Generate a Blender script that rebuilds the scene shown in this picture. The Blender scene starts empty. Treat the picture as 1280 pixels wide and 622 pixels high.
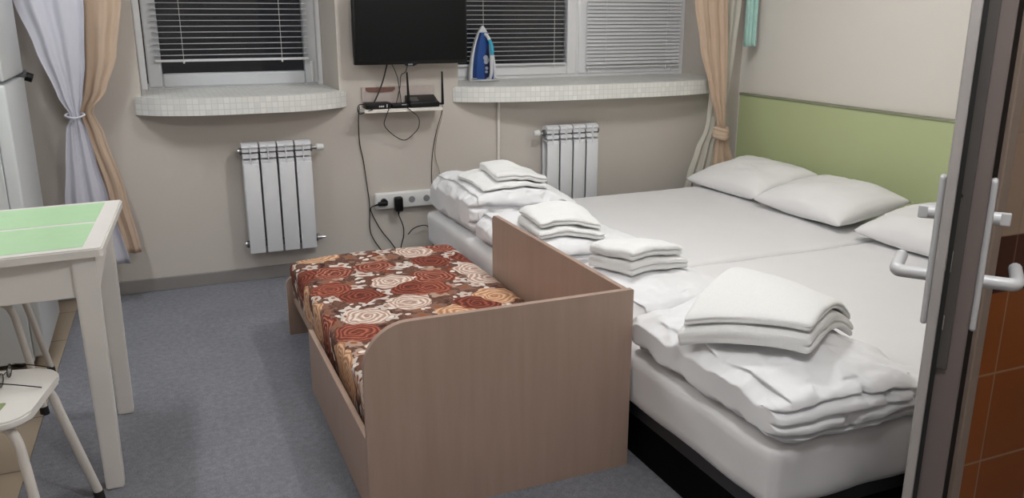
import bpy, bmesh, math, random
import numpy as np
from mathutils import Vector, Matrix, noise
random.seed(7)
S = bpy.context.scene
C = S.collection
PI = math.pi

# ------------------------------------------------------------------ colours and materials
def lin(c):
    return c / 12.92 if c <= 0.04045 else ((c + 0.055) / 1.055) ** 2.4
def rgb(r, g, b):
    return (lin(r / 255), lin(g / 255), lin(b / 255), 1.0)

class N:
    """small node-tree builder"""
    def __init__(self, name):
        self.m = bpy.data.materials.new(name)
        self.m.use_nodes = True
        self.t = self.m.node_tree
        self.b = self.t.nodes['Principled BSDF']
        self.o = self.t.nodes['Material Output']
    def add(self, typ, **kw):
        n = self.t.nodes.new(typ)
        for k, v in kw.items():
            setattr(n, k, v)
        return n
    def link(self, a, b):
        self.t.links.new(a, b)
    def val(self, sock, v):
        if hasattr(v, 'is_output'):
            self.link(v, sock)
        else:
            sock.default_value = v
    def math(self, op, a, b=0.0, c=None):
        n = self.add('ShaderNodeMath', operation=op)
        self.val(n.inputs[0], a); self.val(n.inputs[1], b)
        if c is not None:
            self.val(n.inputs[2], c)
        return n.outputs[0]
    def coord(self, which='Object'):
        return self.add('ShaderNodeTexCoord').outputs[which]
    def noise(self, scale, detail=3, vec=None, rough=.5):
        n = self.add('ShaderNodeTexNoise')
        n.inputs['Scale'].default_value = scale
        n.inputs['Detail'].default_value = detail
        n.inputs['Roughness'].default_value = rough
        if vec is not None:
            self.link(vec, n.inputs['Vector'])
        return n
    def mix(self, f, a, b):
        n = self.add('ShaderNodeMix', data_type='RGBA')
        self.val(n.inputs['Factor'], f)
        self.val(n.inputs[6], a); self.val(n.inputs[7], b)
        return n.outputs[2]
    def ramp(self, f, stops, interp='LINEAR'):
        n = self.add('ShaderNodeValToRGB')
        n.color_ramp.interpolation = interp
        e = n.color_ramp.elements
        while len(e) < len(stops):
            e.new(0.5)
        for el, (p, c) in zip(e, stops):
            el.position = p; el.color = c
        self.link(f, n.inputs[0])
        return n.outputs[0]
    def color(self, c):
        self.val(self.b.inputs['Base Color'], c)
    def bump(self, h, strength=.2, dist=.005):
        n = self.add('ShaderNodeBump')
        n.inputs['Strength'].default_value = strength
        n.inputs['Distance'].default_value = dist
        self.link(h, n.inputs['Height'])
        self.link(n.outputs[0], self.b.inputs['Normal'])
    def set(self, **kw):
        for k, v in kw.items():
            self.b.inputs[k].default_value = v
        return self

def plain(name, c, rough=.5, metal=0.0, spec=.5, var=.04, scale=30, bump=0.0, bscale=80):
    n = N(name)
    co = n.coord()
    f = n.noise(scale, 3, co).outputs['Fac']
    dark = tuple(x * (1 - var * 2) for x in c[:3]) + (1,)
    lite = tuple(min(1, x * (1 + var)) for x in c[:3]) + (1,)
    n.color(n.mix(f, dark, lite))
    n.set(Roughness=rough, Metallic=metal)
    n.b.inputs['Specular IOR Level'].default_value = spec
    if bump:
        n.bump(n.noise(bscale, 4, co).outputs['Fac'], bump, .003)
    return n.m

M = {}
M['wall'] = plain('wall_paint', rgb(201, 194, 186), .75, spec=.25, var=.02, scale=2.5, bump=.06, bscale=120)
M['wall_light'] = plain('wall_paint_light', rgb(223, 218, 210), .75, spec=.25, var=.02, scale=2.5, bump=.06, bscale=120)
M['ceiling'] = plain('ceiling_paint', rgb(235, 232, 226), .85, spec=.2, var=.01)
M['white_plastic'] = plain('white_plastic', rgb(226, 226, 224), .35, var=.015)
M['pvc'] = plain('white_pvc', rgb(234, 234, 236), .3, var=.015)
M['pvc_grey'] = plain('grey_white_pvc', rgb(206, 208, 212), .32, var=.02)
M['door_pvc_shaded'] = plain('door_pvc_shaded', rgb(112, 102, 99), .35, var=.03, scale=8)  # white PVC; its grey shade is put into the base colour
M['door_flange_shaded'] = plain('shaded_flange_pvc', rgb(168, 163, 161), .35, var=.03, scale=8)  # same white PVC with a lighter shade put into its colour
M['gasket'] = plain('black_gasket', rgb(18, 18, 18), .6)
M['steel'] = plain('grey_steel', rgb(120, 120, 122), .4, metal=.8)
M['lock_steel'] = plain('dark_lock_steel', rgb(84, 80, 78), .5, metal=.3)
M['handle_white'] = plain('white_handle_plastic', rgb(192, 192, 194), .35, var=.015)
M['chrome'] = plain('chrome', rgb(205, 205, 205), .2, metal=1.0, var=.01)
M['black_plastic'] = plain('black_plastic', rgb(11, 11, 12), .45, spec=.3, var=.05)
M['screen'] = plain('dark_screen', rgb(7, 8, 9), .4, spec=.2, var=.03, scale=3)
M['cable_black'] = plain('black_cable', rgb(24, 23, 23), .5)
M['cable_beige'] = plain('beige_cable', rgb(170, 150, 125), .5)
M['white_enamel'] = plain('white_enamel', rgb(222, 223, 226), .3, var=.01)
M['fridge'] = plain('fridge_enamel', rgb(216, 220, 222), .35, var=.015, scale=4, bump=.03, bscale=250)
M['sheet'] = plain('white_bed_sheet', rgb(232, 231, 232), .85, spec=.15, var=.015, scale=6, bump=.12, bscale=14)
M['duvet'] = plain('white_duvet_cotton', rgb(238, 238, 240), .85, spec=.15, var=.012, scale=8, bump=.25, bscale=16)
M['pillow'] = plain('white_pillow_cotton', rgb(236, 235, 235), .85, spec=.15, var=.012, scale=8, bump=.18, bscale=18)
M['frame_dark'] = plain('dark_bed_frame', rgb(58, 58, 62), .5, var=.08)
M['towel'] = plain('white_terry', rgb(243, 243, 242), .95, spec=.05, var=.03, scale=160, bump=.5, bscale=420)
M['turquoise'] = plain('turquoise_cloth', rgb(186, 221, 213), .85, spec=.1, var=.06, scale=20)
M['baseboard'] = plain('grey_baseboard', rgb(138, 134, 132), .5, var=.05, scale=6)
M['table_white'] = plain('white_table_lacquer', rgb(226, 222, 217), .4, var=.02, scale=6)
M['table_green'] = plain('green_table_panel', rgb(180, 218, 172), .35, var=.03, scale=25)
M['stool_green'] = plain('olive_green_panel', rgb(140, 155, 105), .4)
M['leg_white'] = plain('white_tube', rgb(215, 210, 203), .35, var=.02)
M['underbed_dark'] = plain('underbed_shade_black', rgb(14, 14, 15), .9, spec=.1)
M['rubber'] = plain('dark_rubber', rgb(35, 33, 32), .7)
M['headboard'] = plain('green_headboard', rgb(186, 196, 150), .45, spec=.35, var=.02, scale=3)
M['trim_grey'] = plain('grey_green_trim', rgb(140, 142, 120), .5)
M['jamb'] = plain('beige_jamb', rgb(170, 152, 138), .5, var=.03)
M['jamb_shaded'] = plain('shaded_jamb', rgb(40, 34, 32), .6)
M['iron_blue'] = plain('blue_plastic', rgb(26, 72, 140), .3, var=.04)
M['iron_navy'] = plain('navy_plastic', rgb(22, 36, 78), .3)
M['iron_cyan'] = plain('cyan_plastic', rgb(60, 170, 205), .25)
M['iron_white'] = plain('iron_white_plastic', rgb(225, 226, 228), .3)
M['iron_grey'] = plain('iron_grey_print', rgb(165, 172, 186), .4)
M['soleplate'] = plain('soleplate_metal', rgb(190, 190, 190), .3, metal=.7)
M['shelf_back'] = plain('pinkish_grey_board', rgb(182, 170, 164), .6)
M['red_brown'] = plain('red_brown_tone', rgb(120, 84, 74), .55, var=.12, scale=18)
M['outlet_dark'] = plain('socket_grey', rgb(130, 130, 130), .5)
M['led'] = plain('pale_print', rgb(220, 220, 220), .5)

def mat_glass():
    n = N('window_glass')
    n.set(Roughness=.02); n.color((.9, .93, .95, 1))
    n.b.inputs['Transmission Weight'].default_value = 1.0
    n.b.inputs['IOR'].default_value = 1.45
    return n.m
M['glass'] = mat_glass()
def mat_lens():
    n = N('spectacle_lens')
    n.set(Roughness=.02); n.color((.95, .96, .98, 1))
    n.b.inputs['Transmission Weight'].default_value = 1.0
    n.b.inputs['IOR'].default_value = 1.05
    return n.m
M['lens'] = mat_lens()

def mat_cloth(name, c, transl, var=.03):
    n = N(name)
    co = n.coord()
    f = n.noise(14, 3, co).outputs['Fac']
    col = n.mix(f, tuple(x * (1 - var * 2) for x in c[:3]) + (1,), c)
    n.color(col); n.set(Roughness=.85)
    n.b.inputs['Specular IOR Level'].default_value = .15
    tr = n.add('ShaderNodeBsdfTranslucent'); n.link(col, tr.inputs[0])
    mx = n.add('ShaderNodeMixShader'); mx.inputs[0].default_value = transl
    n.link(n.b.outputs[0], mx.inputs[1]); n.link(tr.outputs[0], mx.inputs[2])
    n.link(mx.outputs[0], n.o.inputs[0])
    return n.m
M['curtain_white'] = mat_cloth('white_voile', rgb(222, 221, 230), .25)
M['curtain_sheer'] = mat_cloth('cream_voile', rgb(228, 224, 214), .35)
M['curtain_beige'] = mat_cloth('beige_voile', rgb(226, 204, 182), .35, .04)

def mat_carpet():
    n = N('grey_carpet')
    co = n.coord()
    a = n.noise(220, 2, co).outputs['Fac']
    b = n.noise(45, 4, co, .7).outputs['Fac']
    c = n.noise(3, 3, co).outputs['Fac']
    f = n.math('ADD', n.math('MULTIPLY', a, .45), n.math('ADD', n.math('MULTIPLY', b, .4), n.math('MULTIPLY', c, .15)))
    n.color(n.ramp(f, [(.3, rgb(98, 99, 106)), (.5, rgb(124, 125, 132)), (.7, rgb(150, 151, 158))]))
    n.set(Roughness=.95); n.b.inputs['Specular IOR Level'].default_value = .1
    n.bump(a, .5, .004)
    return n.m
M['carpet'] = mat_carpet()

def mat_grid(name, tile, grout, size, off=(0, 0, 0), gw=.06, rough=.35, var=.06):
    """square tiles read from object coordinates: (x,z) on -y faces, (x,y) on top faces"""
    n = N(name)
    co = n.coord()
    sep = n.add('ShaderNodeSeparateXYZ'); n.link(co, sep.inputs[0])
    geo = n.add('ShaderNodeNewGeometry')
    sn = n.add('ShaderNodeSeparateXYZ'); n.link(geo.outputs['True Normal'], sn.inputs[0])
    top = n.math('GREATER_THAN', n.math('ABSOLUTE', sn.outputs[2]), .6)
    v = n.math('ADD', n.math('MULTIPLY', sep.outputs[1], top), n.math('MULTIPLY', sep.outputs[2], n.math('SUBTRACT', 1.0, top)))
    us = n.math('DIVIDE', n.math('ADD', sep.outputs[0], off[0]), size[0])
    vs = n.math('DIVIDE', n.math('ADD', v, off[1]), size[1])
    fu = n.math('ABSOLUTE', n.math('SUBTRACT', n.math('FRACT', us), .5))
    fv = n.math('ABSOLUTE', n.math('SUBTRACT', n.math('FRACT', vs), .5))
    g = n.math('GREATER_THAN', n.math('MAXIMUM', fu, fv), .5 - gw)
    cid = n.add('ShaderNodeCombineXYZ'); n.link(n.math('FLOOR', us), cid.inputs[0]); n.link(n.math('FLOOR', vs), cid.inputs[1])
    wn = n.add('ShaderNodeTexWhiteNoise'); n.link(cid.outputs[0], wn.inputs[0])
    dk = tuple(x * (1 - var * 2) for x in tile[:3]) + (1,)
    n.color(n.mix(g, n.mix(wn.outputs['Value'], dk, tile), grout))
    n.set(Roughness=rough)
    n.bump(n.math('SUBTRACT', 1.0, g), .3, .002)
    return n.m
M['mosaic'] = mat_grid('white_mosaic', rgb(234, 234, 230), rgb(212, 212, 208), (.029, .029), gw=.06)
M['floor_tile'] = mat_grid('beige_floor_tile', rgb(172, 156, 136), rgb(120, 106, 92), (.33, .4), off=(.0, .0), gw=.012)
M['orange_tile'] = mat_grid('orange_wall_tile', rgb(168, 92, 40), rgb(182, 136, 96), (.2, .25), off=(.1, -.025), gw=.012, rough=.2, var=.08)
M['pink_tile'] = mat_grid('pale_wall_tile', rgb(186, 160, 138), rgb(170, 145, 125), (.2, .25), off=(.1, -.14), gw=.01, rough=.25)
M['brown_tile'] = mat_grid('dark_brown_tile', rgb(84, 44, 30), rgb(120, 80, 60), (.2, .146), off=(.1, -.014), gw=.012, rough=.25)

def mat_veneer(name, a, b):
    n = N(name)
    co = n.coord()
    mp = n.add('ShaderNodeMapping'); n.link(co, mp.inputs[0]); mp.inputs['Scale'].default_value = (7, 7, .5)
    f = n.noise(5, 5, mp.outputs[0], .65).outputs['Fac']
    g = n.noise(1.6, 2, co).outputs['Fac']
    n.color(n.ramp(n.math('ADD', n.math('MULTIPLY', f, .7), n.math('MULTIPLY', g, .3)), [(.3, a), (.7, b)]))
    n.set(Roughness=.42)
    n.b.inputs['Specular IOR Level'].default_value = .35
    return n.m
M['veneer'] = mat_veneer('beech_veneer', rgb(162, 138, 124), rgb(173, 149, 135))

def mat_roses():
    n = N('rose_print_fabric')
    co = n.coord()
    sep = n.add('ShaderNodeSeparateXYZ'); n.link(co, sep.inputs[0])
    uv = n.add('ShaderNodeCombineXYZ')
    n.link(n.math('ADD', sep.outputs[0], n.math('MULTIPLY', sep.outputs[2], .9)), uv.inputs[0])
    n.link(n.math('SUBTRACT', sep.outputs[1], n.math('MULTIPLY', sep.outputs[2], .5)), uv.inputs[1])
    warp = n.noise(11, 2, uv.outputs[0])
    vs = n.add('ShaderNodeVectorMath', operation='SUBTRACT'); n.link(warp.outputs['Color'], vs.inputs[0]); vs.inputs[1].default_value = (.5, .5, .5)
    vm = n.add('ShaderNodeVectorMath', operation='SCALE'); n.link(vs.outputs[0], vm.inputs[0]); vm.inputs['Scale'].default_value = .07
    va = n.add('ShaderNodeVectorMath', operation='ADD'); n.link(uv.outputs[0], va.inputs[0]); n.link(vm.outputs[0], va.inputs[1])
    P = va.outputs[0]
    def cells(scale, rnd):
        v = n.add('ShaderNodeTexVoronoi', voronoi_dimensions='2D')
        v.inputs['Scale'].default_value = scale; v.inputs['Randomness'].default_value = rnd
        n.link(P, v.inputs['Vector'])
        sc = n.add('ShaderNodeSeparateColor'); n.link(v.outputs['Color'], sc.inputs[0])
        sub = n.add('ShaderNodeVectorMath', operation='SUBTRACT'); n.link(P, sub.inputs[0]); n.link(v.outputs['Position'], sub.inputs[1])
        sx = n.add('ShaderNodeSeparateXYZ'); n.link(sub.outputs[0], sx.inputs[0])
        ang = n.math('ARCTAN2', sx.outputs[1], sx.outputs[0])
        return v.outputs['Distance'], sc.outputs, ang
    D, RC, ANG = cells(5.2, .7)
    d2, rc2, ang2 = cells(12, .9)
    d3, rc3, ang3 = cells(26, .9)
    # background: dark brown leaves with small pale flowers
    bgn = n.noise(26, 3, P).outputs['Fac']
    bg = n.ramp(bgn, [(.34, rgb(62, 36, 30)), (.46, rgb(116, 84, 70)), (.56, rgb(92, 58, 48)), (.70, rgb(160, 132, 116))])
    pet = n.math('ADD', .40, n.math('MULTIPLY', n.math('SINE', n.math('MULTIPLY', ang2, 5.0)), .10))
    small = n.math('LESS_THAN', d2, pet)
    smallcol = n.ramp(rc2[0], [(.0, rgb(206, 194, 186)), (.30, rgb(136, 100, 86)), (.5, rgb(214, 204, 198)), (.68, rgb(120, 64, 50)), (.85, rgb(178, 150, 134))], 'CONSTANT')
    core = n.math('LESS_THAN', d2, .13)
    c1 = n.mix(small, bg, smallcol)
    c1 = n.mix(n.math('MULTIPLY', core, small), c1, rgb(150, 92, 54))
    tiny = n.math('MULTIPLY', n.math('LESS_THAN', d3, .3), n.math('GREATER_THAN', rc3[1], .78))
    c1 = n.mix(tiny, c1, rgb(232, 222, 214))
    # big roses: spiral petals
    wob = n.math('MULTIPLY', n.noise(20, 3, P).outputs['Fac'], 9.0)
    spir = n.math('SINE', n.math('ADD', n.math('ADD', n.math('MULTIPLY', D, 58.0), ANG), wob))
    base = n.ramp(RC[0], [(.0, rgb(140, 74, 58)), (.16, rgb(204, 160, 128)), (.44, rgb(134, 70, 56)), (.58, rgb(204, 182, 170)), (.82, rgb(118, 58, 46))], 'CONSTANT')
    lite = n.ramp(RC[0], [(.0, rgb(176, 106, 86)), (.16, rgb(228, 192, 158)), (.44, rgb(190, 132, 112)), (.58, rgb(238, 222, 208)), (.82, rgb(156, 88, 70))], 'CONSTANT')
    dark = n.ramp(RC[0], [(.0, rgb(96, 44, 34)), (.16, rgb(164, 110, 78)), (.44, rgb(100, 42, 30)), (.58, rgb(166, 128, 112)), (.82, rgb(82, 38, 30))], 'CONSTANT')
    lo_ = n.add('ShaderNodeMapRange'); n.link(spir, lo_.inputs[0]); lo_.inputs[1].default_value = .0; lo_.inputs[2].default_value = -.95
    hi_ = n.add('ShaderNodeMapRange'); n.link(spir, hi_.inputs[0]); hi_.inputs[1].default_value = .25; hi_.inputs[2].default_value = .95
    rose = n.mix(hi_.outputs[0], n.mix(n.math('MULTIPLY', lo_.outputs[0], .8), base, dark), lite)
    heart = n.math('LESS_THAN', D, .07)
    rose = n.mix(n.math('MULTIPLY', heart, .7), rose, dark)
    rad = n.math('ADD', .47, n.math('MULTIPLY', n.math('SINE', n.math('ADD', n.math('MULTIPLY', ANG, 6.0), n.math('MULTIPLY', RC[1], 6.0))), .035))
    big = n.math('MULTIPLY', n.math('LESS_THAN', D, rad), n.math('GREATER_THAN', RC[2], .12))
    n.color(n.mix(big, c1, rose))
    n.set(Roughness=.8); n.b.inputs['Specular IOR Level'].default_value = .2
    n.bump(n.noise(500, 2, co).outputs['Fac'], .15, .001)
    return n.m
M['roses'] = mat_roses()

def mat_emit(name, c, s):
    n = N(name)
    n.color(c)
    n.b.inputs['Emission Color'].default_value = c
    n.b.inputs['Emission Strength'].default_value = s
    return n.m
M['lamp'] = mat_emit('lamp_diffuser', (1, .95, .88, 1), 1.5)

# ------------------------------------------------------------------ geometry helpers
def obj(name, bm, mat, parent=None, smooth=False, angle=None):
    me = bpy.data.meshes.new(name)
    bmesh.ops.recalc_face_normals(bm, faces=bm.faces)
    bm.to_mesh(me); bm.free()
    o = bpy.data.objects.new(name, me)
    C.objects.link(o)
    me.materials.append(mat)
    if smooth:
        for p in me.polygons:
            p.use_smooth = True
        if angle is not None:
            try:
                me.set_sharp_from_angle(angle=math.radians(angle))
            except Exception:
                pass
    if parent is not None:
        o.parent = parent
    return o

def empty(name, loc=(0, 0, 0), rz=0.0):
    o = bpy.data.objects.new(name, None)
    C.objects.link(o)
    o.location = loc; o.rotation_euler = (0, 0, rz)
    o.empty_display_size = .05
    return o

def tag(o, label, cat, group=None, kind=None):
    o['label'] = label; o['category'] = cat
    if group: o['group'] = group
    if kind: o['kind'] = kind
    return o
def struct(o, label=None, cat=None):
    o['kind'] = 'structure'
    if label: o['label'] = label
    if cat: o['category'] = cat
    return o

def box(bm, a, b, bev=0.0, seg=2, mat=None):
    """axis box from corner a to corner b, optionally bevelled"""
    c = [(a[i] + b[i]) / 2 for i in range(3)]; s = [abs(b[i] - a[i]) for i in range(3)]
    r = bmesh.ops.create_cube(bm, size=1.0)
    vs = r['verts']
    for v in vs:
        v.co = Vector((v.co.x * s[0] + c[0], v.co.y * s[1] + c[1], v.co.z * s[2] + c[2]))
    if bev > 0:
        es = {e for v in vs for e in v.link_edges}
        r2 = bmesh.ops.bevel(bm, geom=list(es), offset=bev, segments=seg, affect='EDGES', profile=.5)
        vs = list({v for f in r2['faces'] for v in f.verts} | {v for v in vs if v.is_valid})
    if mat is not None:
        for v in vs:
            v.co = mat @ v.co
    return vs

def cyl(bm, p0, p1, r0, r1=None, seg=20):
    r1 = r0 if r1 is None else r1
    p0, p1 = Vector(p0), Vector(p1)
    d = p1 - p0
    r = bmesh.ops.create_cone(bm, cap_ends=True, cap_tris=False, segments=seg, radius1=r0, radius2=r1, depth=d.length)
    q = d.to_track_quat('Z', 'Y').to_matrix().to_4x4()
    m = Matrix.Translation((p0 + p1) / 2) @ q
    for v in r['verts']:
        v.co = m @ v.co
    return r['verts']

def catmull(pts, n=8, closed=False):
    P = [Vector(p) for p in pts]
    out = []
    k = len(P)
    rng = k if closed else k - 1
    for i in range(rng):
        if closed:
            a, b, c, d = P[(i - 1) % k], P[i], P[(i + 1) % k], P[(i + 2) % k]
        else:
            a, b, c, d = P[max(i - 1, 0)], P[i], P[i + 1], P[min(i + 2, k - 1)]
        for j in range(n):
            t = j / n
            out.append(.5 * ((2 * b) + (c - a) * t + (2 * a - 5 * b + 4 * c - d) * t * t + (3 * b - a - 3 * c + d) * t ** 3))
    if not closed:
        out.append(P[-1])
    return out

def tube(bm, pts, r, seg=8, n=6, closed=False, smooth=True, radii=None):
    path = catmull(pts, n, closed) if smooth else [Vector(p) for p in pts]
    K = len(path)
    rings = []
    up = Vector((0, 0, 1))
    prev = None
    for i, p in enumerate(path):
        if closed:
            t = path[(i + 1) % K] - path[i - 1]
        else:
            t = path[min(i + 1, K - 1)] - path[max(i - 1, 0)]
        t.normalize()
        if prev is None:
            x = t.cross(up)
            if x.length < 1e-3: x = t.cross(Vector((1, 0, 0)))
        else:
            x = prev - t * prev.dot(t)
        x.normalize(); prev = x
        y = t.cross(x)
        rr = r if radii is None else radii[0] + (radii[1] - radii[0]) * i / max(1, K - 1)
        rings.append([bm.verts.new(p + (x * math.cos(2 * PI * j / seg) + y * math.sin(2 * PI * j / seg)) * rr) for j in range(seg)])
    rng = K if closed else K - 1
    for i in range(rng):
        a, b = rings[i], rings[(i + 1) % K]
        for j in range(seg):
            bm.faces.new((a[j], a[(j + 1) % seg], b[(j + 1) % seg], b[j]))
    if not closed:
        bm.faces.new(rings[0][::-1]); bm.faces.new(rings[-1])

def prism(bm, outline, a, b, axis='z'):
    """extrude a closed 2-D outline between a and b along axis"""
    def pt(u, v, w):
        return (u, v, w) if axis == 'z' else ((u, w, v) if axis == 'y' else (w, u, v))
    lo = [bm.verts.new(pt(u, v, a)) for u, v in outline]
    hi = [bm.verts.new(pt(u, v, b)) for u, v in outline]
    k = len(outline)
    bm.faces.new(lo[::-1]); bm.faces.new(hi)
    for i in range(k):
        bm.faces.new((lo[i], lo[(i + 1) % k], hi[(i + 1) % k], hi[i]))

def rrect(x0, y0, x1, y1, r, seg=6):
    """rounded rectangle outline; r may be one radius or four (x0y0, x1y0, x1y1, x0y1)"""
    r = (r,) * 4 if not isinstance(r, tuple) else r
    out = []
    for (cx, cy, a0, rr) in ((x0 + r[0], y0 + r[0], PI, r[0]), (x1 - r[1], y0 + r[1], 1.5 * PI, r[1]), (x1 - r[2], y1 - r[2], 0, r[2]), (x0 + r[3], y1 - r[3], .5 * PI, r[3])):
        if rr <= 1e-6:
            out.append((cx, cy)); continue
        for i in range(seg + 1):
            a = a0 + .5 * PI * i / seg
            out.append((cx + rr * math.cos(a), cy + rr * math.sin(a)))
    return out

def lattice(bm, n):
    """surface lattice of a box, n = cuts per axis; returns list of (vert, (i,j,k)/n)"""
    V = {}
    def g(i, j, k):
        key = (i, j, k)
        if key not in V:
            V[key] = bm.verts.new((i / n[0] - .5, j / n[1] - .5, k / n[2] - .5))
        return V[key]
    for k in (0, n[2]):
        for i in range(n[0]):
            for j in range(n[1]):
                bm.faces.new((g(i, j, k), g(i + 1, j, k), g(i + 1, j + 1, k), g(i, j + 1, k)))
    for j in (0, n[1]):
        for i in range(n[0]):
            for k in range(n[2]):
                bm.faces.new((g(i, j, k), g(i + 1, j, k), g(i + 1, j, k + 1), g(i, j, k + 1)))
    for i in (0, n[0]):
        for j in range(n[1]):
            for k in range(n[2]):
                bm.faces.new((g(i, j, k), g(i, j + 1, k), g(i, j + 1, k + 1), g(i, j, k + 1)))
    return V

def soft(bm, size, r, n, fn=None, m=None):
    """rounded soft box with its bottom on z=0; fn(p, size) moves each vertex"""
    V = lattice(bm, n)
    s = Vector(size); r = Vector(r if isinstance(r, (tuple, list)) else (r, r, r))
    h = s / 2
    for key, v in V.items():
        p = Vector([v.co[i] * s[i] for i in range(3)])
        q = Vector([max(-(h[i] - r[i]), min(h[i] - r[i], p[i])) for i in range(3)])
        d = Vector([(p[i] - q[i]) / max(r[i], 1e-6) for i in range(3)])
        if d.length > 1:
            d.normalize()
        p = q + Vector([d[i] * r[i] for i in range(3)])
        p.z += h.z
        if fn:
            p = fn(p, s)
        v.co = m @ p if m is not None else p
    return V

def nz(p, sc, seed=0.0):
    return noise.noise(Vector((p[0] * sc + seed, p[1] * sc - seed * 1.7, p[2] * sc + seed * .6)))

# ------------------------------------------------------------------ room shell
XL, XR, YB, YR, ZC = -1.16, 3.60, 4.61, -1.2, 2.6     # left, right, window wall, rear, ceiling
YW = 5.05                                              # window plane inside the deep reveals
W1 = (-.055, .935); W2 = (1.62, 3.44); ZS = 1.01; ZT = 2.25

bm = bmesh.new(); box(bm, (XL - .2, YR - .2, -.1), (XR + .2, YW + .2, 0)); struct(obj('floor', bm, M['carpet']), 'grey speckled carpet floor', 'floor')
bm = bmesh.new()
vs = [(-1.16, 1.2), (-.535, 1.2), (-.455, YB), (-1.16, YB)]
prism(bm, vs, .0, .004); struct(obj('floor_tiles', bm, M['floor_tile']), 'beige tiled strip of floor under the refrigerator', 'floor')
bm = bmesh.new(); box(bm, (XL - .2, YR - .2, ZC), (XR + .2, YW + .2, ZC + .1)); struct(obj('ceiling', bm, M['ceiling']))
bm = bmesh.new()
T = .62
box(bm, (XL - .2, YB, 0), (XR + .2, YB + T, .925))
box(bm, (XL - .2, YB, .925), (W1[0], YB + T, ZC))
box(bm, (W1[1], YB, .925), (W2[0], YB + T, ZC))
box(bm, (W2[1], YB, .925), (XR + .2, YB + T, ZC))
box(bm, (W1[0], YB, ZT), (W1[1], YB + T, ZC)); box(bm, (W2[0], YB, ZT), (W2[1], YB + T, ZC))
bmesh.ops.remove_doubles(bm, verts=bm.verts, dist=1e-5)
struct(obj('wall_back', bm, M['wall']), 'beige painted window wall', 'wall')
bm = bmesh.new(); box(bm, (XL - .2, YR - .2, 0), (XL, YB, ZC)); struct(obj('wall_left', bm, M['wall']))
bm = bmesh.new(); box(bm, (XR, YR - .2, 0), (XR + .2, YB, ZC)); struct(obj('wall_right', bm, M['wall_light']), 'pale plain wall above the bed heads', 'wall')
bm = bmesh.new(); box(bm, (XL, YR - .2, 0), (XR, YR, ZC)); struct(obj('wall_rear', bm, M['wall']))
# wall between bedroom and bathroom, tiled towards the camera side
bm = bmesh.new(); box(bm, (1.74, 1.345, 0), (XR, 1.385, ZC)); struct(obj('wall_partition', bm, M['wall']))
bm = bmesh.new(); box(bm, (1.832, 1.33, 0), (XR, 1.345, .744)); struct(obj('wall_tiles_lower', bm, M['orange_tile']), 'orange brown glazed tiles on the bathroom wall', 'wall')
bm = bmesh.new(); box(bm, (1.832, 1.33, .744), (XR, 1.345, .89)); struct(obj('wall_tiles_band', bm, M['brown_tile']), 'dark brown tile band on the bathroom wall', 'wall')
bm = bmesh.new(); box(bm, (1.832, 1.33, .89), (XR, 1.345, ZC)); struct(obj('wall_tiles_upper', bm, M['pink_tile']), 'pale tiles on the bathroom wall', 'wall')
bm = bmesh.new(); box(bm, (1.802, 1.322, 0), (1.832, 1.345, ZC), .003); struct(obj('trim_1', bm, M['jamb']), 'beige edge strip beside the bathroom tiles', 'trim')
bm = bmesh.new(); box(bm, (1.74, 1.335, 0), (1.802, 1.345, ZC)); struct(obj('trim_2', bm, M['jamb_shaded']), 'door jamb painted dark as the shaded gap behind the open door', 'trim')  # jamb put in to fill the gap; near-black colour paints its shade
bm = bmesh.new(); box(bm, (1.70, YR, 0), (1.80, .35, ZC)); struct(obj('wall_bathroom', bm, M['wall']))
bm = bmesh.new(); box(bm, (XL, YB - .016, 0), (XR, YB, .07), .003); struct(obj('baseboard_back', bm, M['baseboard']), 'grey baseboard along the window wall', 'baseboard')
bm = bmesh.new(); box(bm, (XR - .016, 1.39, 0), (XR, YB - .02, .07), .003); struct(obj('baseboard_right', bm, M['baseboard']))

# ------------------------------------------------------------------ windows
def sill(name, x0, x1, parent, mat):
    bm = bmesh.new()
    out = [(x0 + .001, YW), (x0 + .001, YB)]
    n = 40
    xa, xb = x0 - .035, x1 + .035
    for i in range(n + 1):
        u = -1 + 2 * i / n
        out.append(((xa + xb) / 2 + (xb - xa) / 2 * u, YB - .005 - .185 * (1 - abs(u) ** 3.2) ** .8))
    out += [(x1 - .001, YB), (x1 - .001, YW)]
    # drop near-duplicates
    o2 = [out[0]]
    for p in out[1:]:
        if abs(p[0] - o2[-1][0]) + abs(p[1] - o2[-1][1]) > 1e-4: o2.append(p)
    prism(bm, o2, .925, 1.012)
    bmesh.ops.bevel(bm, geom=[e for e in bm.edges if all(v.co.z > 1.01 for v in e.verts) and all(v.co.y < YB for v in e.verts)], offset=.008, segments=2, affect='EDGES')
    return obj(name, bm, mat, parent, True, 35)

def ring(bm, x0, z0, x1, z1, w, y0, y1, bev=.006):
    box(bm, (x0, y0, z0), (x0 + w, y1, z1), bev); box(bm, (x1 - w, y0, z0), (x1, y1, z1), bev)
    box(bm, (x0 + w - .001, y0, z0), (x1 - w + .001, y1, z0 + w), bev); box(bm, (x0 + w - .001, y0, z1 - w), (x1 - w + .001, y1, z1), bev)

w1 = struct(empty('window_1', (0, YW, ZS)), 'smaller window with a half lowered open blind', 'window'); 
def inv(o): return Matrix.Translation(-Vector(o.location))
def part(name, bm, mat, parent, smooth=False, angle=None):
    """build in world coordinates, then store relative to the parent's origin"""
    bm.transform(Matrix.Rotation(-parent.rotation_euler.z, 4, 'Z') @ Matrix.Translation(-Vector(parent.location)) if parent.parent is None else Matrix.Identity(4))
    if parent.parent is not None:
        root = parent.parent
        bm.transform(Matrix.Translation(-Vector(parent.location)) @ Matrix.Rotation(-root.rotation_euler.z, 4, 'Z') @ Matrix.Translation(-Vector(root.location)))
    return obj(name, bm, mat, parent, smooth, angle)

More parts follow.
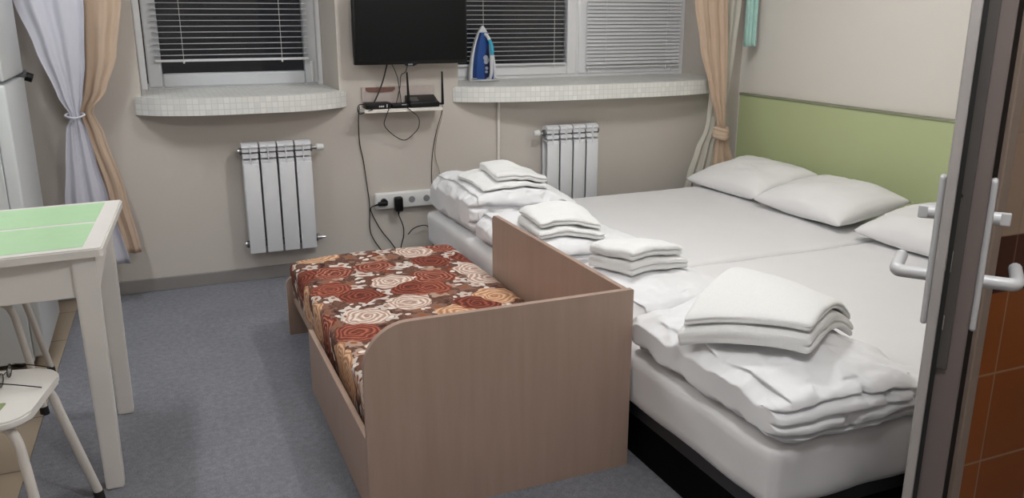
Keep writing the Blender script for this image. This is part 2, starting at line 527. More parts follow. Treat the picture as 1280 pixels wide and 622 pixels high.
bm = bmesh.new(); ring(bm, W1[0], ZS, W1[1], ZT, .035, YW, YW + .07); part('window_frame', bm, M['pvc'], w1)
bm = bmesh.new(); ring(bm, W1[0] + .033, ZS + .033, W1[1] - .033, ZT - .033, .008, YW + .012, YW + .05, 0); part('gasket', bm, M['gasket'], w1)
bm = bmesh.new(); ring(bm, W1[0] + .04, ZS + .01, W1[1] - .03, ZT - .03, .075, YW - .012, YW + .05, .01); part('window_sash', bm, M['pvc_grey'], w1)
bm = bmesh.new(); box(bm, (W1[1] - .075, YW - .026, ZS + .05), (W1[1] - .06, YW - .012, ZS + .14), .003); cyl(bm, (W1[1] - .067, YW - .02, ZS + .05), (W1[1] - .067, YW - .02, ZS + .02), .006); part('hinge', bm, M['white_plastic'], w1)
bm = bmesh.new(); box(bm, (W1[0] + .1, YW + .02, ZS + .075), (W1[1] - .09, YW + .024, ZT - .09)); part('pane', bm, M['glass'], w1)
s = sill('window_sill', W1[0], W1[1], None, M['mosaic']); s.data.transform(Matrix.Translation((0, -YW, -ZS))); s.parent = w1
w2 = struct(empty('window_2', (0, YW, ZS)), 'wide window with one open and one closed blind', 'window')
bm = bmesh.new(); ring(bm, W2[0], ZS, W2[1], ZT, .045, YW, YW + .07); box(bm, (2.54, YW - .002, ZS + .04), (2.675, YW + .07, ZT - .04), .006); part('window_frame', bm, M['pvc'], w2)
for k, (xa, xb) in enumerate(((W2[0] + .04, 2.60), (2.612, W2[1] - .03))):
    bm = bmesh.new(); ring(bm, xa, ZS + .02, xb, ZT - .03, .07, YW - .014, YW + .05, .01); part('window_sash', bm, M['pvc'], w2)
    bm = bmesh.new(); box(bm, (xa + .06, YW + .02, ZS + .08), (xb - .06, YW + .024, ZT - .09)); part('pane', bm, M['glass'], w2)
s = sill('window_sill', W2[0], W2[1], None, M['mosaic']); s.data.transform(Matrix.Translation((0, -YW, -ZS))); s.parent = w2

def blind(x0, x1, zb, zt, y, step, tilt, label, cords):
    t = tag(empty('venetian_blind', ((x0 + x1) / 2, y, zb)), label, 'blind')
    bm = bmesh.new()
    z = zb + .035
    w = .0125
    while z < zt - .03:
        c, s_ = math.cos(tilt) * w, math.sin(tilt) * w
        prof = [(y - c, z - s_), (y, z + .0018), (y + c, z + s_), (y, z + .0028)]
        prism(bm, prof, x0, x1, 'x')
        z += step
    part('slats', bm, M['white_enamel'], t)
    bm = bmesh.new(); box(bm, (x0 - .002, y - .011, zb), (x1 + .002, y + .011, zb + .014), .004); part('bottom_rail', bm, M['white_enamel'], t)
    bm = bmesh.new(); box(bm, (x0, y - .014, zt - .025), (x1, y + .014, zt), .003); part('head_rail', bm, M['white_enamel'], t)
    for cx in cords:
        bm = bmesh.new()
        cyl(bm, (cx, y - .0135, zb - .004), (cx, y - .0135, zt - .02), .0013, seg=6); cyl(bm, (cx, y - .0135, zb - .008), (cx, y - .0135, zb + .004), .005, seg=8)
        part('cord', bm, M['white_plastic'], t)
blind(.03, .85, 1.158, ZT - .07, YW - .03, .0305, .06, 'white venetian blind with open slats ending above the sash of the smaller window', (.175, .70))
blind(1.70, 2.505, 1.095, ZT - .07, YW - .03, .0275, .08, 'white venetian blind with open slats behind the steam iron', (1.93, 2.42))
blind(2.66, 3.385, 1.065, ZT - .07, YW - .03,   .0235, 1.02, 'white venetian blind shut flat beside the beige curtain', (2.80, 3.27))

# ------------------------------------------------------------------ radiators, pipe
def radiator(x0, y0, z0, z1, pitch, label, side, lower):
    t = tag(empty('radiator', (x0, y0, z0)), label, 'radiator')
    for k in range(4):
        bm = bmesh.new()
        a = x0 + k * pitch; b = a + pitch
        box(bm, (a + .005, y0, z0), (b - .005, y0 + .012, z1 - .11), .004)
        box(bm, (a + pitch / 2 - .003, y0 + .005, z0 + .02), (a + pitch / 2 + .003, y0 + .078, z1 - .02), 0)
        box(bm, (a + .006, y0 + .072, z0 + .02), (b - .006, y0 + .08, z1 - .03), .003)
        for q, dz in enumerate((.10, .068, .036)):
            for sgn in (-1, 1):
                xa = a + pitch / 2 + sgn * .003; xb = a + pitch / 2 + sgn * (pitch / 2 - .006)
                prism(bm, [(y0 + .004 + q * .004, z1 - dz - .012), (y0 + .004 + q * .004, z1 - dz + .008), (y0 + .02 + q * .004, z1 - dz + .012), (y0 + .075, z1 - dz + .016), (y0 + .075, z1 - dz + .010), (y0 + .024 + q * .004, z1 - dz + .002)], min(xa, xb), max(xa, xb), 'x')
        # rounded crown of the section
        prof = []
        for i in range(9):
            an = PI * i / 8
            prof.append((y0 + .042 - .038 * math.cos(an), z1 - .022 + .022 * math.sin(an)))
        prof += [(y0 + .075, z1 - .028), (y0 + .008, z1 - .028)]
        prism(bm, prof, a + .004, b - .004, 'x')
        box(bm, (a + pitch / 2 - .002, y0 - .001, z1 - .115), (a + pitch / 2 + .002, y0 + .01, z1 - .012), 0)
        part('section', bm, M['white_enamel'], t, True, 30)
    for zz in (z0 + .045, z1 - .045):
        bm = bmesh.new(); cyl(bm, (x0 - .006, y0 + .042, zz), (x0 + 4 * pitch + .006, y0 + .042, zz), .02)
        part('collector_tube', bm, M['steel'], t, True, 40)
    for zz in (z0 + .045, z1 - .045):
        for sx, xx in ((-1, x0), (1, x0 + 4 * pitch)):
            bm = bmesh.new()
            if zz > z0 + .2 and sx == side:
                cyl(bm, (xx + sx * .006, y0 + .042, zz), (xx + sx * .032, y0 + .042, zz), .011)
                part('valve', bm, M['chrome'], t, True, 40)
                bm = bmesh.new(); cyl(bm, (xx + sx * .030, y0 + .042, zz), (xx + sx * .036, y0 + .042, zz), .016, .019); cyl(bm, (xx + sx * .036, y0 + .042, zz), (xx + sx * .068, y0 + .042, zz), .019, .016)
                part('valve_knob', bm, M['white_plastic'], t, True, 40)
            elif zz < z0 + .2 and sx == side:
                cyl(bm, (xx + sx * .004, y0 + .042, zz), (xx + sx * .03, y0 + .042, zz), .012)
                cyl(bm, (xx + sx * .022, y0 + .042, zz), (xx + sx * .022, YB, zz), .009)
                cyl(bm, (xx + sx * .03, y0 + .042, zz), (xx + sx * .05, y0 + .042, zz), .009, .007)
                part('valve', bm, M['chrome'], t, True, 40)
            else:
                cyl(bm, (xx + sx * .004, y0 + .042, zz), (xx + sx * .014, y0 + .042, zz), .017, .014)
                part('plug', bm, M['chrome'], t, True, 40)
    for xx in (x0 + pitch, x0 + 3 * pitch):
        bm = bmesh.new(); box(bm, (xx - .01, y0 + .07, z1 - .075), (xx + .01, YB, z1 - .06), 0)
        part('wall_mount', bm, M['steel'], t)
    return t
radiator(.388, 4.50, .175, .765, .0905, 'white four section radiator under the smaller window, whole front in view', 1, True)
radiator(2.135, 4.50, .175, .770, .0885, 'white four section radiator under the wide window, partly behind the bed', -1, True)
bm = bmesh.new(); cyl(bm, (1.863, YB - .012, .07), (1.863, YB - .012, .925), .009, seg=12)
tag(obj('heating_pipe', bm, M['wall_light'], None, True, 40), 'thin pale vertical pipe on the wall below the iron', 'pipe')

# ------------------------------------------------------------------ curtains
def interp(tab, z):
    for (z0, v0), (z1, v1) in zip(tab, tab[1:]):
        if (z0 - z) * (z1 - z) <= 0 and z0 != z1:
            f = (z - z0) / (z1 - z0)
            f = f * f * (3 - 2 * f) * .5 + f * .5
            return v0 + (v1 - v0) * f
    return tab[0][1] if abs(z - tab[0][0]) < abs(z - tab[-1][0]) else tab[-1][1]

def drape(bm, left, right, zt, zb, y0, amp, folds, phase=0.0, seed=0.0, rows=70, cols=72, ytab=None, thick=.002):
    front = []; back = []
    wmax = max(interp(right, zt - (zt - zb) * i / rows) - interp(left, zt - (zt - zb) * i / rows) for i in range(rows + 1))
    for side in (0, 1):
        grid = []
        for i in range(rows + 1):
            z = zt - (zt - zb) * i / rows
            xl, xr = interp(left, z), interp(right, z)
            w = max(xr - xl, .01)
            yy = y0 + (interp(ytab, z) if ytab else 0)
            row = []
            for j in range(cols + 1):
                u = j / cols
                a = amp * (.45 + .55 * min(1, w / wmax)) * (.8 + .35 * nz((u * 3, z * 1.3, 0), 1, seed))
                y = yy + a * math.sin(2 * PI * (folds * u + .35 * nz((u * 2, z * .8, 0), 1, seed + 5)) + phase) + a * .35 * math.sin(2 * PI * folds * 2.1 * u + seed)
                x = xl + w * (u + .012 * math.sin(2 * PI * folds * u + 1.0))
                row.append(bm.verts.new((x, y + thick * side, z)))
            grid.append(row)
        (front if side == 0 else back).extend(grid)
    for i in range(rows):
        for j in range(cols):
            a, b, c, d = front[i][j], front[i][j + 1], front[i + 1][j + 1], front[i + 1][j]
            bm.faces.new((a, b, c, d))
            a, b, c, d = back[i][j], back[i][j + 1], back[i + 1][j + 1], back[i + 1][j]
            bm.faces.new((d, c, b, a))
    for i in range(rows):
        bm.faces.new((front[i][0], front[i + 1][0], back[i + 1][0], back[i][0]))
        bm.faces.new((front[i][cols], back[i][cols], back[i + 1][cols], front[i + 1][cols]))
    for j in range(cols):
        bm.faces.new((front[0][j], back[0][j], back[0][j + 1], front[0][j + 1]))
        bm.faces.new((front[rows][j], front[rows][j + 1], back[rows][j + 1], back[rows][j]))

# pair gathered beside the smaller window
t = tag(empty('curtain', (-.35, 4.42, .22)), 'white voile curtain tied to a waist next to the refrigerator', 'curtain')
bm = bmesh.new()
drape(bm, [(2.5, -.62), (1.75, -.58), (1.47, -.530), (1.26, -.470), (1.04, -.405), (.95, -.362), (.89, -.392), (.74, -.412), (.55, -.440), (.22, -.46)],
      [(2.5, -.22), (1.75, -.235), (1.47, -.242), (1.2, -.27), (1.04, -.30), (.95, -.325), (.89, -.300), (.74, -.280), (.575, -.250), (.22, -.185)],
      2.5, .22, 4.40, .016, 2.6, .4, 1.3)
part('curtain_panel', bm, M['curtain_white'], t, True)
bm = bmesh.new(); tube(bm, [(-.385, 4.40, .955), (-.345, 4.365, .945), (-.305, 4.40, .955), (-.345, 4.435, .965)], .0055, 8, 8, True); part('tieback', bm, M['curtain_white'], t, True)
bm = bmesh.new()
drape(bm, [(2.5, -.30), (1.47, -.30), (1.11, -.32), (.95, -.345), (.85, -.33), (.57, -.28), (.25, -.23)],
      [(2.5, -.06), (1.47, -.092), (1.22, -.140), (1.05, -.205), (.97, -.275), (.85, -.235), (.57, -.175), (.25, -.135)],
      2.5, .25, 4.475, .012, 2.3, 1.1, 7.7)
tag(obj('curtain', bm, M['curtain_beige'], None, True), 'beige voile curtain half behind the white one beside the smaller window', 'curtain')
# pair beside the wide window
bm = bmesh.new()
drape(bm, [(2.5, 2.98), (1.49, 3.025), (1.21, 3.085), (.97, 3.165), (.76, 3.235), (.70, 3.25), (.63, 3.235), (.45, 3.22)],
      [(2.5, 3.24), (1.49, 3.262), (1.2, 3.285), (.97, 3.292), (.76, 3.30), (.70, 3.302), (.63, 3.335), (.45, 3.40)],
      2.5, .40, 4.345, .012, 3, .2, 3.1)
t = tag(empty('curtain', (3.28, 4.345, .40)), 'beige voile curtain gathered by a knot next to the closed blind', 'curtain')
part('curtain_panel', bm, M['curtain_beige'], t, True)
bm = bmesh.new()
for k in range(3):
    tube(bm, [(3.235 - .004 * k, 4.35, .722 - .022 * k), (3.262, 4.312 - .003 * k, .712 - .024 * k), (3.298, 4.316, .706 - .020 * k), (3.318 + .004 * k, 4.35, .716 - .024 * k), (3.28, 4.372, .712 - .020 * k)], .013 + .002 * k, 10, 8, True)
part('tie_knot', bm, M['curtain_beige'], t, True)
t = tag(empty('curtain', (3.34, 4.42, .30)), 'cream sheer curtain hanging at the corner by the headboard panel', 'curtain')
bm = bmesh.new()
drape(bm, [(2.5, 3.20), (1.49, 3.235), (1.0, 3.25), (.76, 3.235), (.70, 3.225), (.58, 3.165), (.42, 3.112), (.30, 3.09)],
      [(2.5, 3.42), (1.49, 3.435), (1.2, 3.415), (.97, 3.395), (.76, 3.36), (.70, 3.35), (.58, 3.34), (.42, 3.33), (.30, 3.33)],
      2.5, .30, 4.445, .012, 3, 2.2, 9.4)
part('curtain_panel', bm, M['curtain_sheer'], t, True)
bm = bmesh.new()
drape(bm, [(2.5, 3.43), (1.215, 3.447)], [(2.5, 3.53), (1.215, 3.540)], 2.5, 1.215, 4.40, .014, 3, .6, 4.2, rows=30, cols=40, thick=.004)
tag(obj('curtain', bm, M['turquoise'], None, True), 'short turquoise curtain hanging high in the corner above the headboard panel', 'curtain')
bm = bmesh.new(); cyl(bm, (-.75, 4.43, 2.515), (3.55, 4.43, 2.515), .014, seg=12)
for xx in (-.6, 1.3, 3.3):
    cyl(bm, (xx, 4.43, 2.515), (xx, YB, 2.515), .008, seg=8)
tag(obj('curtain_rail', bm, M['white_plastic'], None, True, 40), 'white curtain rail along the top of the window wall', 'curtain rail')

# ------------------------------------------------------------------ headboard panel on the wall
t = tag(empty('headboard_panel', (3.585, 2.95, .15)), 'long pale green headboard panel behind the pillows', 'headboard')
bm = bmesh.new(); box(bm, (3.576, 1.39, .12), (3.5985, 4.57, .898), .002); part('panel', bm, M['headboard'], t)
bm = bmesh.new(); box(bm, (3.570, 1.39, .898), (3.5985, 4.57, .914), .003); part('edge_strip', bm, M['trim_grey'], t)

# ------------------------------------------------------------------ beds
def bed(y0, y1, label, hump):
    x0, x1 = 1.30, 3.565
    t = tag(empty('double_bed', ((x0 + x1) / 2, (y0 + y1) / 2, 0)), label, 'bed')
    bm = bmesh.new()
    ym = (y0 + y1) / 2
    W = y1 - y0
    def fn(p, s):
        z = p.z
        w = Vector((p.x, p.y, p.z))
        k = max(0, (p.x / s.x)) * 2
        if z > s.z * .5:
            w.z += .015 * k ** 1.5 * hump
            w.z -= .005 * abs(nz(p, 3, y0)) + .003 * abs(nz(p, 12, y0 + 3))
        else:
            w.x += .006 * nz(p, 8, 2); w.y += .006 * nz(p, 8, 5)
        w.x += .004 * nz(p, 10, 9.1) * (1 if p.x < -s.x * .48 else 0)
        w.y += .004 * nz(p, 10, 4.1) * (1 if abs(p.y) > s.y * .48 else 0)
        return w
    soft(bm, (x1 - x0, W, .178), (.035, .022, .022), (60, 40, 8), fn, Matrix.Translation(((x0 + x1) / 2, ym, .204)))
    part('mattress', bm, M['sheet'], t, True)
    bm = bmesh.new()
    a, b = x0 + .03, x1 - .03
    c, d = y0 + .03, y1 - .03
    box(bm, (a, c, .15), (a + .04, d, .204), .004); box(bm, (b - .04, c, .15), (b, d, .204), .004)
    box(bm, (a + .04, c, .15), (b - .04, c + .04, .204), .004); box(bm, (a + .04, d - .04, .15), (b - .04, d, .204), .004)
    box(bm, (a + .04, c + .04, .185), (b - .04, d - .04, .2035), 0)
    part('bed_frame', bm, M['frame_dark'], t)
    bm = bmesh.new(); box(bm, (a + .012, c + .012, 0), (b - .012, d - .012, .150), .004); part('base', bm, M['underbed_dark'], t)  # near-black box stands in for the shade under the bed
    return t
bed(2.847, 4.27, 'white sheeted double bed next to the window wall', 1.0)
bed(1.435, 2.838, 'white sheeted double bed next to the open door', .6)
ZB = .382

from mathutils.bvhtree import BVHTree
def surface(objs):
    """height of the topmost surface of some objects at a point of the plan"""
    bpy.context.view_layer.update()
    vs, ps = [], []
    for o in objs:
        b = len(vs); mw = o.matrix_world
        vs += [mw @ v.co for v in o.data.vertices]
        ps += [tuple(b + i for i in p.vertices) for p in o.data.polygons]
    tree = BVHTree.FromPolygons(vs, ps)
    def h(x, y):
        r = tree.ray_cast(Vector((x, y, 2.0)), Vector((0, 0, -1)))
        return r[0].z if r[0] is not None else None
    return h
def settle(o, objs, eps=.001):
    """lower a stiff thing until it touches what carries it"""
    h = surface(objs); mw = o.matrix_world
    lift = -9
    for v in o.data.vertices:
        p = mw @ v.co; q = h(p.x, p.y)
        if q is not None: lift = max(lift, q - p.z)
    o.location.z += lift + eps
def lay_on(o, objs, eps=.003):
    """tip a stiff folded thing to the slope it lies on and lower it onto it"""
    h = surface(objs); mw = o.matrix_world.copy(); im = mw.inverted()
    P = [mw @ v.co for v in o.data.vertices]
    pts = [(p.x - mw.translation.x, p.y - mw.translation.y, h(p.x, p.y)) for p in P if p.z - mw.translation.z < .004]
    pts = [p for p in pts if p[2] is not None and p[2] > .3]
    fit = lambda x, y: (1.0, x, y, x * x, x * y, y * y)
    k = np.linalg.lstsq(np.array([fit(q[0], q[1]) for q in pts]), np.array([q[2] for q in pts]), rcond=None)[0]
    base = lambda x, y: float(np.dot(k, fit(x, y)))
    lift = max(q[2] - base(q[0], q[1]) for q in pts)
    for v, p in zip(o.data.vertices, P):
        x, y = p.x - mw.translation.x, p.y - mw.translation.y
        v.co = im @ Vector((p.x, p.y, base(x, y) + lift + eps + p.z - mw.translation.z))
def drape_over(o, objs, eps=.004, span=.05):
    """lay a soft thing over what carries it"""
    h = surface(objs); mw = o.matrix_world.copy(); im = mw.inverted()
    hs = {}
    base = []
    for v in o.data.vertices:
        p = mw @ v.co
        smp = [h(p.x + dx, p.y + dy) for dx in (-span, 0, span) for dy in (-span, 0, span)]
        smp = [q for q in smp if q is not None and q > .3]
        c = h(p.x, p.y)
        a = sum(smp) / len(smp) if smp else ZB
        near = [h(p.x + dx, p.y + dy) for dx in (-.015, .015) for dy in (-.015, .015)]
        base.append(max([a] + [q for q in near + [c] if q is not None and q > .3]))
    for v, b in zip(o.data.vertices, base):
        p = mw @ v.co
        v.co = im @ Vector((p.x, p.y, b + eps + (p.z - mw.translation.z)))
MATT = [o for o in bpy.data.objects if o.name.startswith('mattress')]

def pillow(x, y, rz, tilt, label, seed, L=.67, W=.47, Hh=.185):
    bm = bmesh.new()
    n = (36, 28)
    for s_ in (1, -1):
        g = []
        for i in range(n[0] + 1):
            row = []
            for j in range(n[1] + 1):
                u = -1 + 2 * i / n[0]; v = -1 + 2 * j / n[1]
                fu = max(0, 1 - abs(u) ** 3.0); fv = max(0, 1 - abs(v) ** 2.6)
                h = Hh / 2 * (fu ** .47) * (fv ** .47)
                # sides bow in between the corners
                px = W / 2 * u * (1 - .07 * (1 - v * v) * abs(u) ** 3); py = L / 2 * v * (1 - .06 * (1 - u * u) * abs(v) ** 3)
                pz = s_ * h * (1 + .22 * nz((u * 1.5, v * 1.5, 0), 1, seed)) + .008 * nz((u * 3, v * 4, s_), 1, seed + 2) * (fu * fv) + .004 * nz((u * 9, v * 9, s_), 1, seed + 4) * (fu * fv) ** .3
                if s_ < 0:
                    pz *= .62
                row.append(bm.verts.new((px, py, pz)))
            g.append(row)
        for i in range(n[0]):
            for j in range(n[1]):
                bm.faces.new((g[i][j], g[i + 1][j], g[i + 1][j + 1], g[i][j + 1]))
    bmesh.ops.remove_doubles(bm, verts=bm.verts, dist=1e-4)
    bm.transform(Matrix.Rotation(rz, 4, 'Z') @ Matrix.Rotation(tilt, 4, 'Y'))
    lo = min(v.co.z for v in bm.verts)
    bm.transform(Matrix.Translation((0, 0, -lo)))
    o = obj('pillow', bm, M['pillow'], None, True)
    o.location = (x, y, ZB + .05)
    settle(o, MATT)
    return tag(o, label, 'pillow')
pillow(3.24, 3.985, .04, -.20, 'white pillow in the corner beside the cream curtain', 1.2)
pillow(3.20, 3.30, -.02, -.17, 'white pillow between the corner pillow and the one by the door', 4.7)
pillow(3.20, 2.56, .03, -.16, 'white pillow partly hidden behind the edge of the open door', 8.1)
pillow(3.20, 1.84, -.03, -.16, 'white pillow wholly behind the open door', 11.5)

# ------------------------------------------------------------------ folded duvets and towels
def duvet(x0, x1, y0, y1, h, layers, label, seed, tail=0.0, crush=1.0, rz=0.0):
    bm = bmesh.new()
    sx, sy = x1 - x0, y1 - y0
    def fn(p, s):
        w = Vector(p)
        f = p.z / s.z
        ex = max(0, p.x / s.x + .5)                    # 0 at the bed foot, 1 towards the pillows
        # puffed layers on the open end
        grv = abs(math.sin(PI * layers * (f + .05 * nz(p, 6, seed))))
        grv = (1 - grv) ** 3 * min(1, max(0, 9 * f * (1 - f) - .35))
        if p.y < -s.y * .40 or p.y > s.y * .46:
            k = 1 if p.y < 0 else -1
            w.y += k * (.038 * grv + .014 * nz(p, 14, seed + 1) + .02 * nz(p, 5, seed + 8) + .05 * max(0, nz(p, 20, seed + 15) - .22) * crush) * min(1, (abs(p.y) / s.y - .36) * 8)
        if p.x > s.x * .42:
            w.x -= .03 * grv
        # sags and puffs
        top = max(0, f - .3) / .7
        w.z += top * (.020 * nz(p, 4.5, seed) + .010 * nz(p, 11, seed + 3) + .004 * nz(p, 26, seed + 6)) * crush
        rdg = (1 - abs(nz(p, 11, seed + 11))) ** 4 + .5 * (1 - abs(nz(p, 19, seed + 12))) ** 4
        w.z += top * .005 * rdg
        if p.x < -s.x * .40: w.x -= .006 * rdg
        w.z += top * .045 * math.cos(p.x / s.x * PI) * math.cos(p.y / s.y * PI * .9)
        w.z -= top * h * .50 * max(0, ex - .40) ** 1.0 * (1 if tail == 0 else tail)
        if p.x < -s.x * .42:
            w.x += .022 + (.016 * nz(p, 7, seed + 2) + .010 * nz(p, 18, seed + 4)) * crush
            w.x -= .022 * math.sin(PI * min(1, f)) ** .7
        w.z = max(w.z, .0)
        w.x = max(w.x, -s.x / 2 + .006 * nz(p, 9, seed + 7) + .006)
        return w
    soft(bm, (sx, sy, h), (.085, .05, min(.085, h * .49)), (64, 80, 30), fn)
    o = obj('duvet', bm, M['duvet'], None, True)
    o.location = ((x0 + x1) / 2, (y0 + y1) / 2, ZB + .0015); o.rotation_euler.z = rz
    return tag(o, label, 'duvet', 'folded duvets along the bed foot')
DA = duvet(1.31, 1.90, 3.60, 4.26, .200, 3, 'folded white duvet at the window wall end of the row', 2.1)
DB = duvet(1.31, 1.90, 2.87, 3.575, .115, 3, 'folded white duvet second from the window wall', 6.4)
DC = duvet(1.33, 1.90, 2.23, 2.80, .085, 2, 'flat folded white duvet behind the corner of the wooden daybed', 11.2, rz=.16)
DD = duvet(1.291, 1.86, 1.405, 2.15, .130, 4, 'thick folded white duvet with open layers nearest the door', 17.3, crush=1.5)

def towel(loc, size, rz, layers, label, seed, group, under, open_x=1, span=.05):
    bm = bmesh.new()
    def fn(p, s):
        w = Vector(p)
        f = p.z / s.z
        grv = (1 - abs(math.sin(PI * layers * f))) ** 3 * min(1, max(0, 9 * f * (1 - f) - .35))
        if p.y < -s.y * .44: w.y += .012 * grv
        if p.x * open_x > s.x * .44: w.x -= open_x * .012 * grv
        e = (p.x / s.x) * open_x + .5
        w.z += f * (.003 * nz(p, 9, seed) + .002 * nz(p, 22, seed + 2)) + f * .004 * math.cos(p.x / s.x * PI) - f * s.z * .12 * (e - .5)
        w.x += .006 * nz((f * 2, p.y * 8, 0), 1, seed + 4); w.y += .006 * nz((f * 2, p.x * 8, 1), 1, seed + 5)
        w.z = max(w.z, .0)
        return w
    soft(bm, size, (.012, .012, size[2] * .40), (30, 34, 16), fn)
    o = obj('towel', bm, M['towel'], None, True)
    o.location = (loc[0], loc[1], 0); o.rotation_euler.z = rz
    bpy.context.view_layer.update()
    if span > .08: lay_on(o, under)
    else: drape_over(o, under, span=span)
    return tag(o, label, 'towel', group)
G = 'folded towels on the duvets'
U = MATT + [DA, DB, DC, DD]
ta = towel((1.56, 3.80), (.36, .30, .018), .10, 1, 'flat lower towel of the pair on the duvet at the window wall', 1.0, G, U)
towel((1.61, 3.78), (.28, .21, .034), .06, 2, 'folded upper towel of the pair on the duvet at the window wall', 2.0, G, U + [ta])
ta = towel((1.53, 3.08), (.30, .26, .030), -.04, 2, 'folded lower towel of the pair behind the daybed back panel', 3.0, G, U)
towel((1.53, 3.09), (.28, .24, .024), -.02, 2, 'folded upper towel of the pair behind the daybed back panel', 4.0, G, U + [ta])
ta = towel((1.58, 2.54), (.28, .25, .040), .18, 2, 'folded lower towel of the pair on the flat duvet', 5.0, G, U)
towel((1.57, 2.54), (.26, .23, .034), .24, 2, 'folded upper towel of the pair on the flat duvet', 6.0, G, U + [ta])
ta = towel((1.59, 1.815), (.53, .36, .046), .58, 2, 'large folded lower towel on the thick layered duvet', 7.0, G, U, span=.11)
towel((1.595, 1.82), (.515, .345, .024), .59, 2, 'large folded upper towel on the thick layered duvet', 8.0, G, U + [ta], span=.09)

# ------------------------------------------------------------------ daybed
t = tag(empty('daybed', (.86, 2.85, 0)), 'low beech veneer daybed with rose print cushion and one high end', 'daybed')
bm = bmesh.new(); prism(bm, rrect(.447, .0, 1.288, .598, (0, 0, .004, .13), 10), 2.085, 2.105, 'y'); part('end_panel', bm, M['veneer'], t, True, 30)
bm = bmesh.new(); prism(bm, rrect(2.105, .0, 3.21, .590, (0, 0, .025, 0), 6), 1.270, 1.288, 'x'); part('back_panel', bm, M['veneer'], t, True, 30)
bm = bmesh.new(); prism(bm, rrect(.462, .0, 1.265, .275, (0, 0, .03, .04), 6), 3.68, 3.70, 'y'); part('foot_panel', bm, M['veneer'], t, True, 30)
bm = bmesh.new(); box(bm, (.447, 2.107, .012), (.465, 3.03, .258), .002); box(bm, (.465, 3.012, .012), (1.25, 3.03, .12), 0); box(bm, (.465, 2.107, .02), (1.25, 3.012, .035), 0)
part('drawer', bm, M['veneer'], t)
bm = bmesh.new(); box(bm, (.49, 2.107, .150), (1.262, 3.679, .170), 0); box(bm, (1.244, 2.107, .05), (1.262, 3.679, .150), 0); part('bed_base', bm, M['veneer'], t)
bm = bmesh.new()
soft(bm, (.775, 1.64, .165), (.03, .03, .035), (24, 50, 10), lambda p, s: Vector((p.x + .004 * nz(p, 7, 1), p.y + .004 * nz(p, 7, 3), p.z + (p.z / s.z) * (.008 * math.cos(p.x / s.x * PI) + .006 * nz(p, 5, 2)))), Matrix.Translation((.876, 2.925, .171)))
part('cushion', bm, M['roses'], t, True)

# ------------------------------------------------------------------ table
t = tag(empty('table', (-.5, 2.9, 0)), 'white table with pale green top panels beside the refrigerator', 'table')
# top edges run a little askew to the walls
def skew(p): return (p[0] + (p[1] - 2.515) * .055, p[1] - (p[0] + .18) * -.075)
bm = bmesh.new(); prism(bm, [skew(q) for q in rrect(-.80, 2.55, -.18, 3.235, .012, 4)], .745, .77)
bmesh.ops.bevel(bm, geom=[e for e in bm.edges if all(v.co.z > .769 for v in e.verts)], offset=.004, segments=2, affect='EDGES')
part('tabletop', bm, M['table_white'], t, True, 40)
for (a, b) in ((2.583, 2.885), (2.909, 3.205)):
    bm = bmesh.new(); prism(bm, [skew(q) for q in ((-.765, a), (-.232, a), (-.232, b), (-.765, b))], .768, .7708); part('green_panel', bm, M['table_green'], t)
    bpy.data.objects[C.objects[-1].name]['label'] = 'pale green panel'
for (nm, a, b) in (('apron', (-.74, 2.585), (-.225, 2.603)), ('apron', (-.74, 3.15), (-.205, 3.168))):
    bm = bmesh.new(); box(bm, (a[0], a[1], .62), (b[0], b[1], .746), .002); part(nm, bm, M['table_white'], t)
for (xa, xb) in ((-.222, -.204), (-.765, -.747)):
    bm = bmesh.new(); box(bm, (xa, 2.60, .62), (xb, 3.15, .746), .002); part('apron', bm, M['table_white'], t)
for sx, sy in ((-.232, 2.60), (-.762, 2.60), (-.212, 3.135), (-.762, 3.10)):
    bm = bmesh.new()
    r = bmesh.ops.create_cube(bm, size=1.0)
    for v in r['verts']:
        k = .026 if v.co.z < 0 else .032
        v.co = Vector((sx + (k if v.co.x > 0 else -k), sy + (k if v.co.y > 0 else -k), .0 if v.co.z < 0 else .746))
    bmesh.ops.bevel(bm, geom=list(bm.edges), offset=.004, segments=2, affect='EDGES')
    part('leg', bm, M['table_white'], t, True, 40)

# ------------------------------------------------------------------ stools
def stool(cx, cy, rz, label, tips, w=.35):
    t = tag(empty('stool', (cx, cy, 0), rz), label, 'stool', )
    bm = bmesh.new()
    R = Matrix.Translation((cx, cy, 0)) @ Matrix.Rotation(rz, 4, 'Z')
    prism(bm, rrect(-w / 2, -w / 2, w / 2, w / 2, .07, 8), .425, .447)
    bmesh.ops.bevel(bm, geom=[e for e in bm.edges if all(v.co.z > .446 for v in e.verts) or all(v.co.z < .426 for v in e.verts)], offset=.005, segments=2, affect='EDGES')
    bm.transform(R); part('seat', bm, M['table_white'], t, True, 40)
    bm = bmesh.new(); prism(bm, rrect(-.115, -.125, .10, -.05, .006, 3), .4465, .4482); bm.transform(R); part('seat_panel', bm, M['stool_green'], t)['label'] = 'olive green panel'
    for sx in (-1, 1):
        for sy in (-1, 1):
            bm = bmesh.new()
            k = w / 2
            pts = [(sx * k * .30, sy * k * .55, .414), (sx * k * .62, sy * k * .66, .412), (sx * k * .80, sy * k * .76, .385), (sx * k * .90, sy * k * .84, .30), (sx * tips, sy * tips, .02)]
            tube(bm, pts, .0125, 12, 8); bm.transform(R)
            lg = part('leg', bm, M['leg_white'], t, True, 40)
            bm = bmesh.new(); cyl(bm, (sx * tips, sy * tips, .0), (sx * (tips - .002), sy * (tips - .002), .03), .0155, .0145, 14); bm.transform(R); part('rubber_foot', bm, M['rubber'], lg, True, 40)
    return t
stool(-.515, 2.372, -.2, 'white stool with the eyeglasses on its seat', .205)
stool(-.69, 3.42, .03, 'white stool pushed under the table in front of the refrigerator', .20)

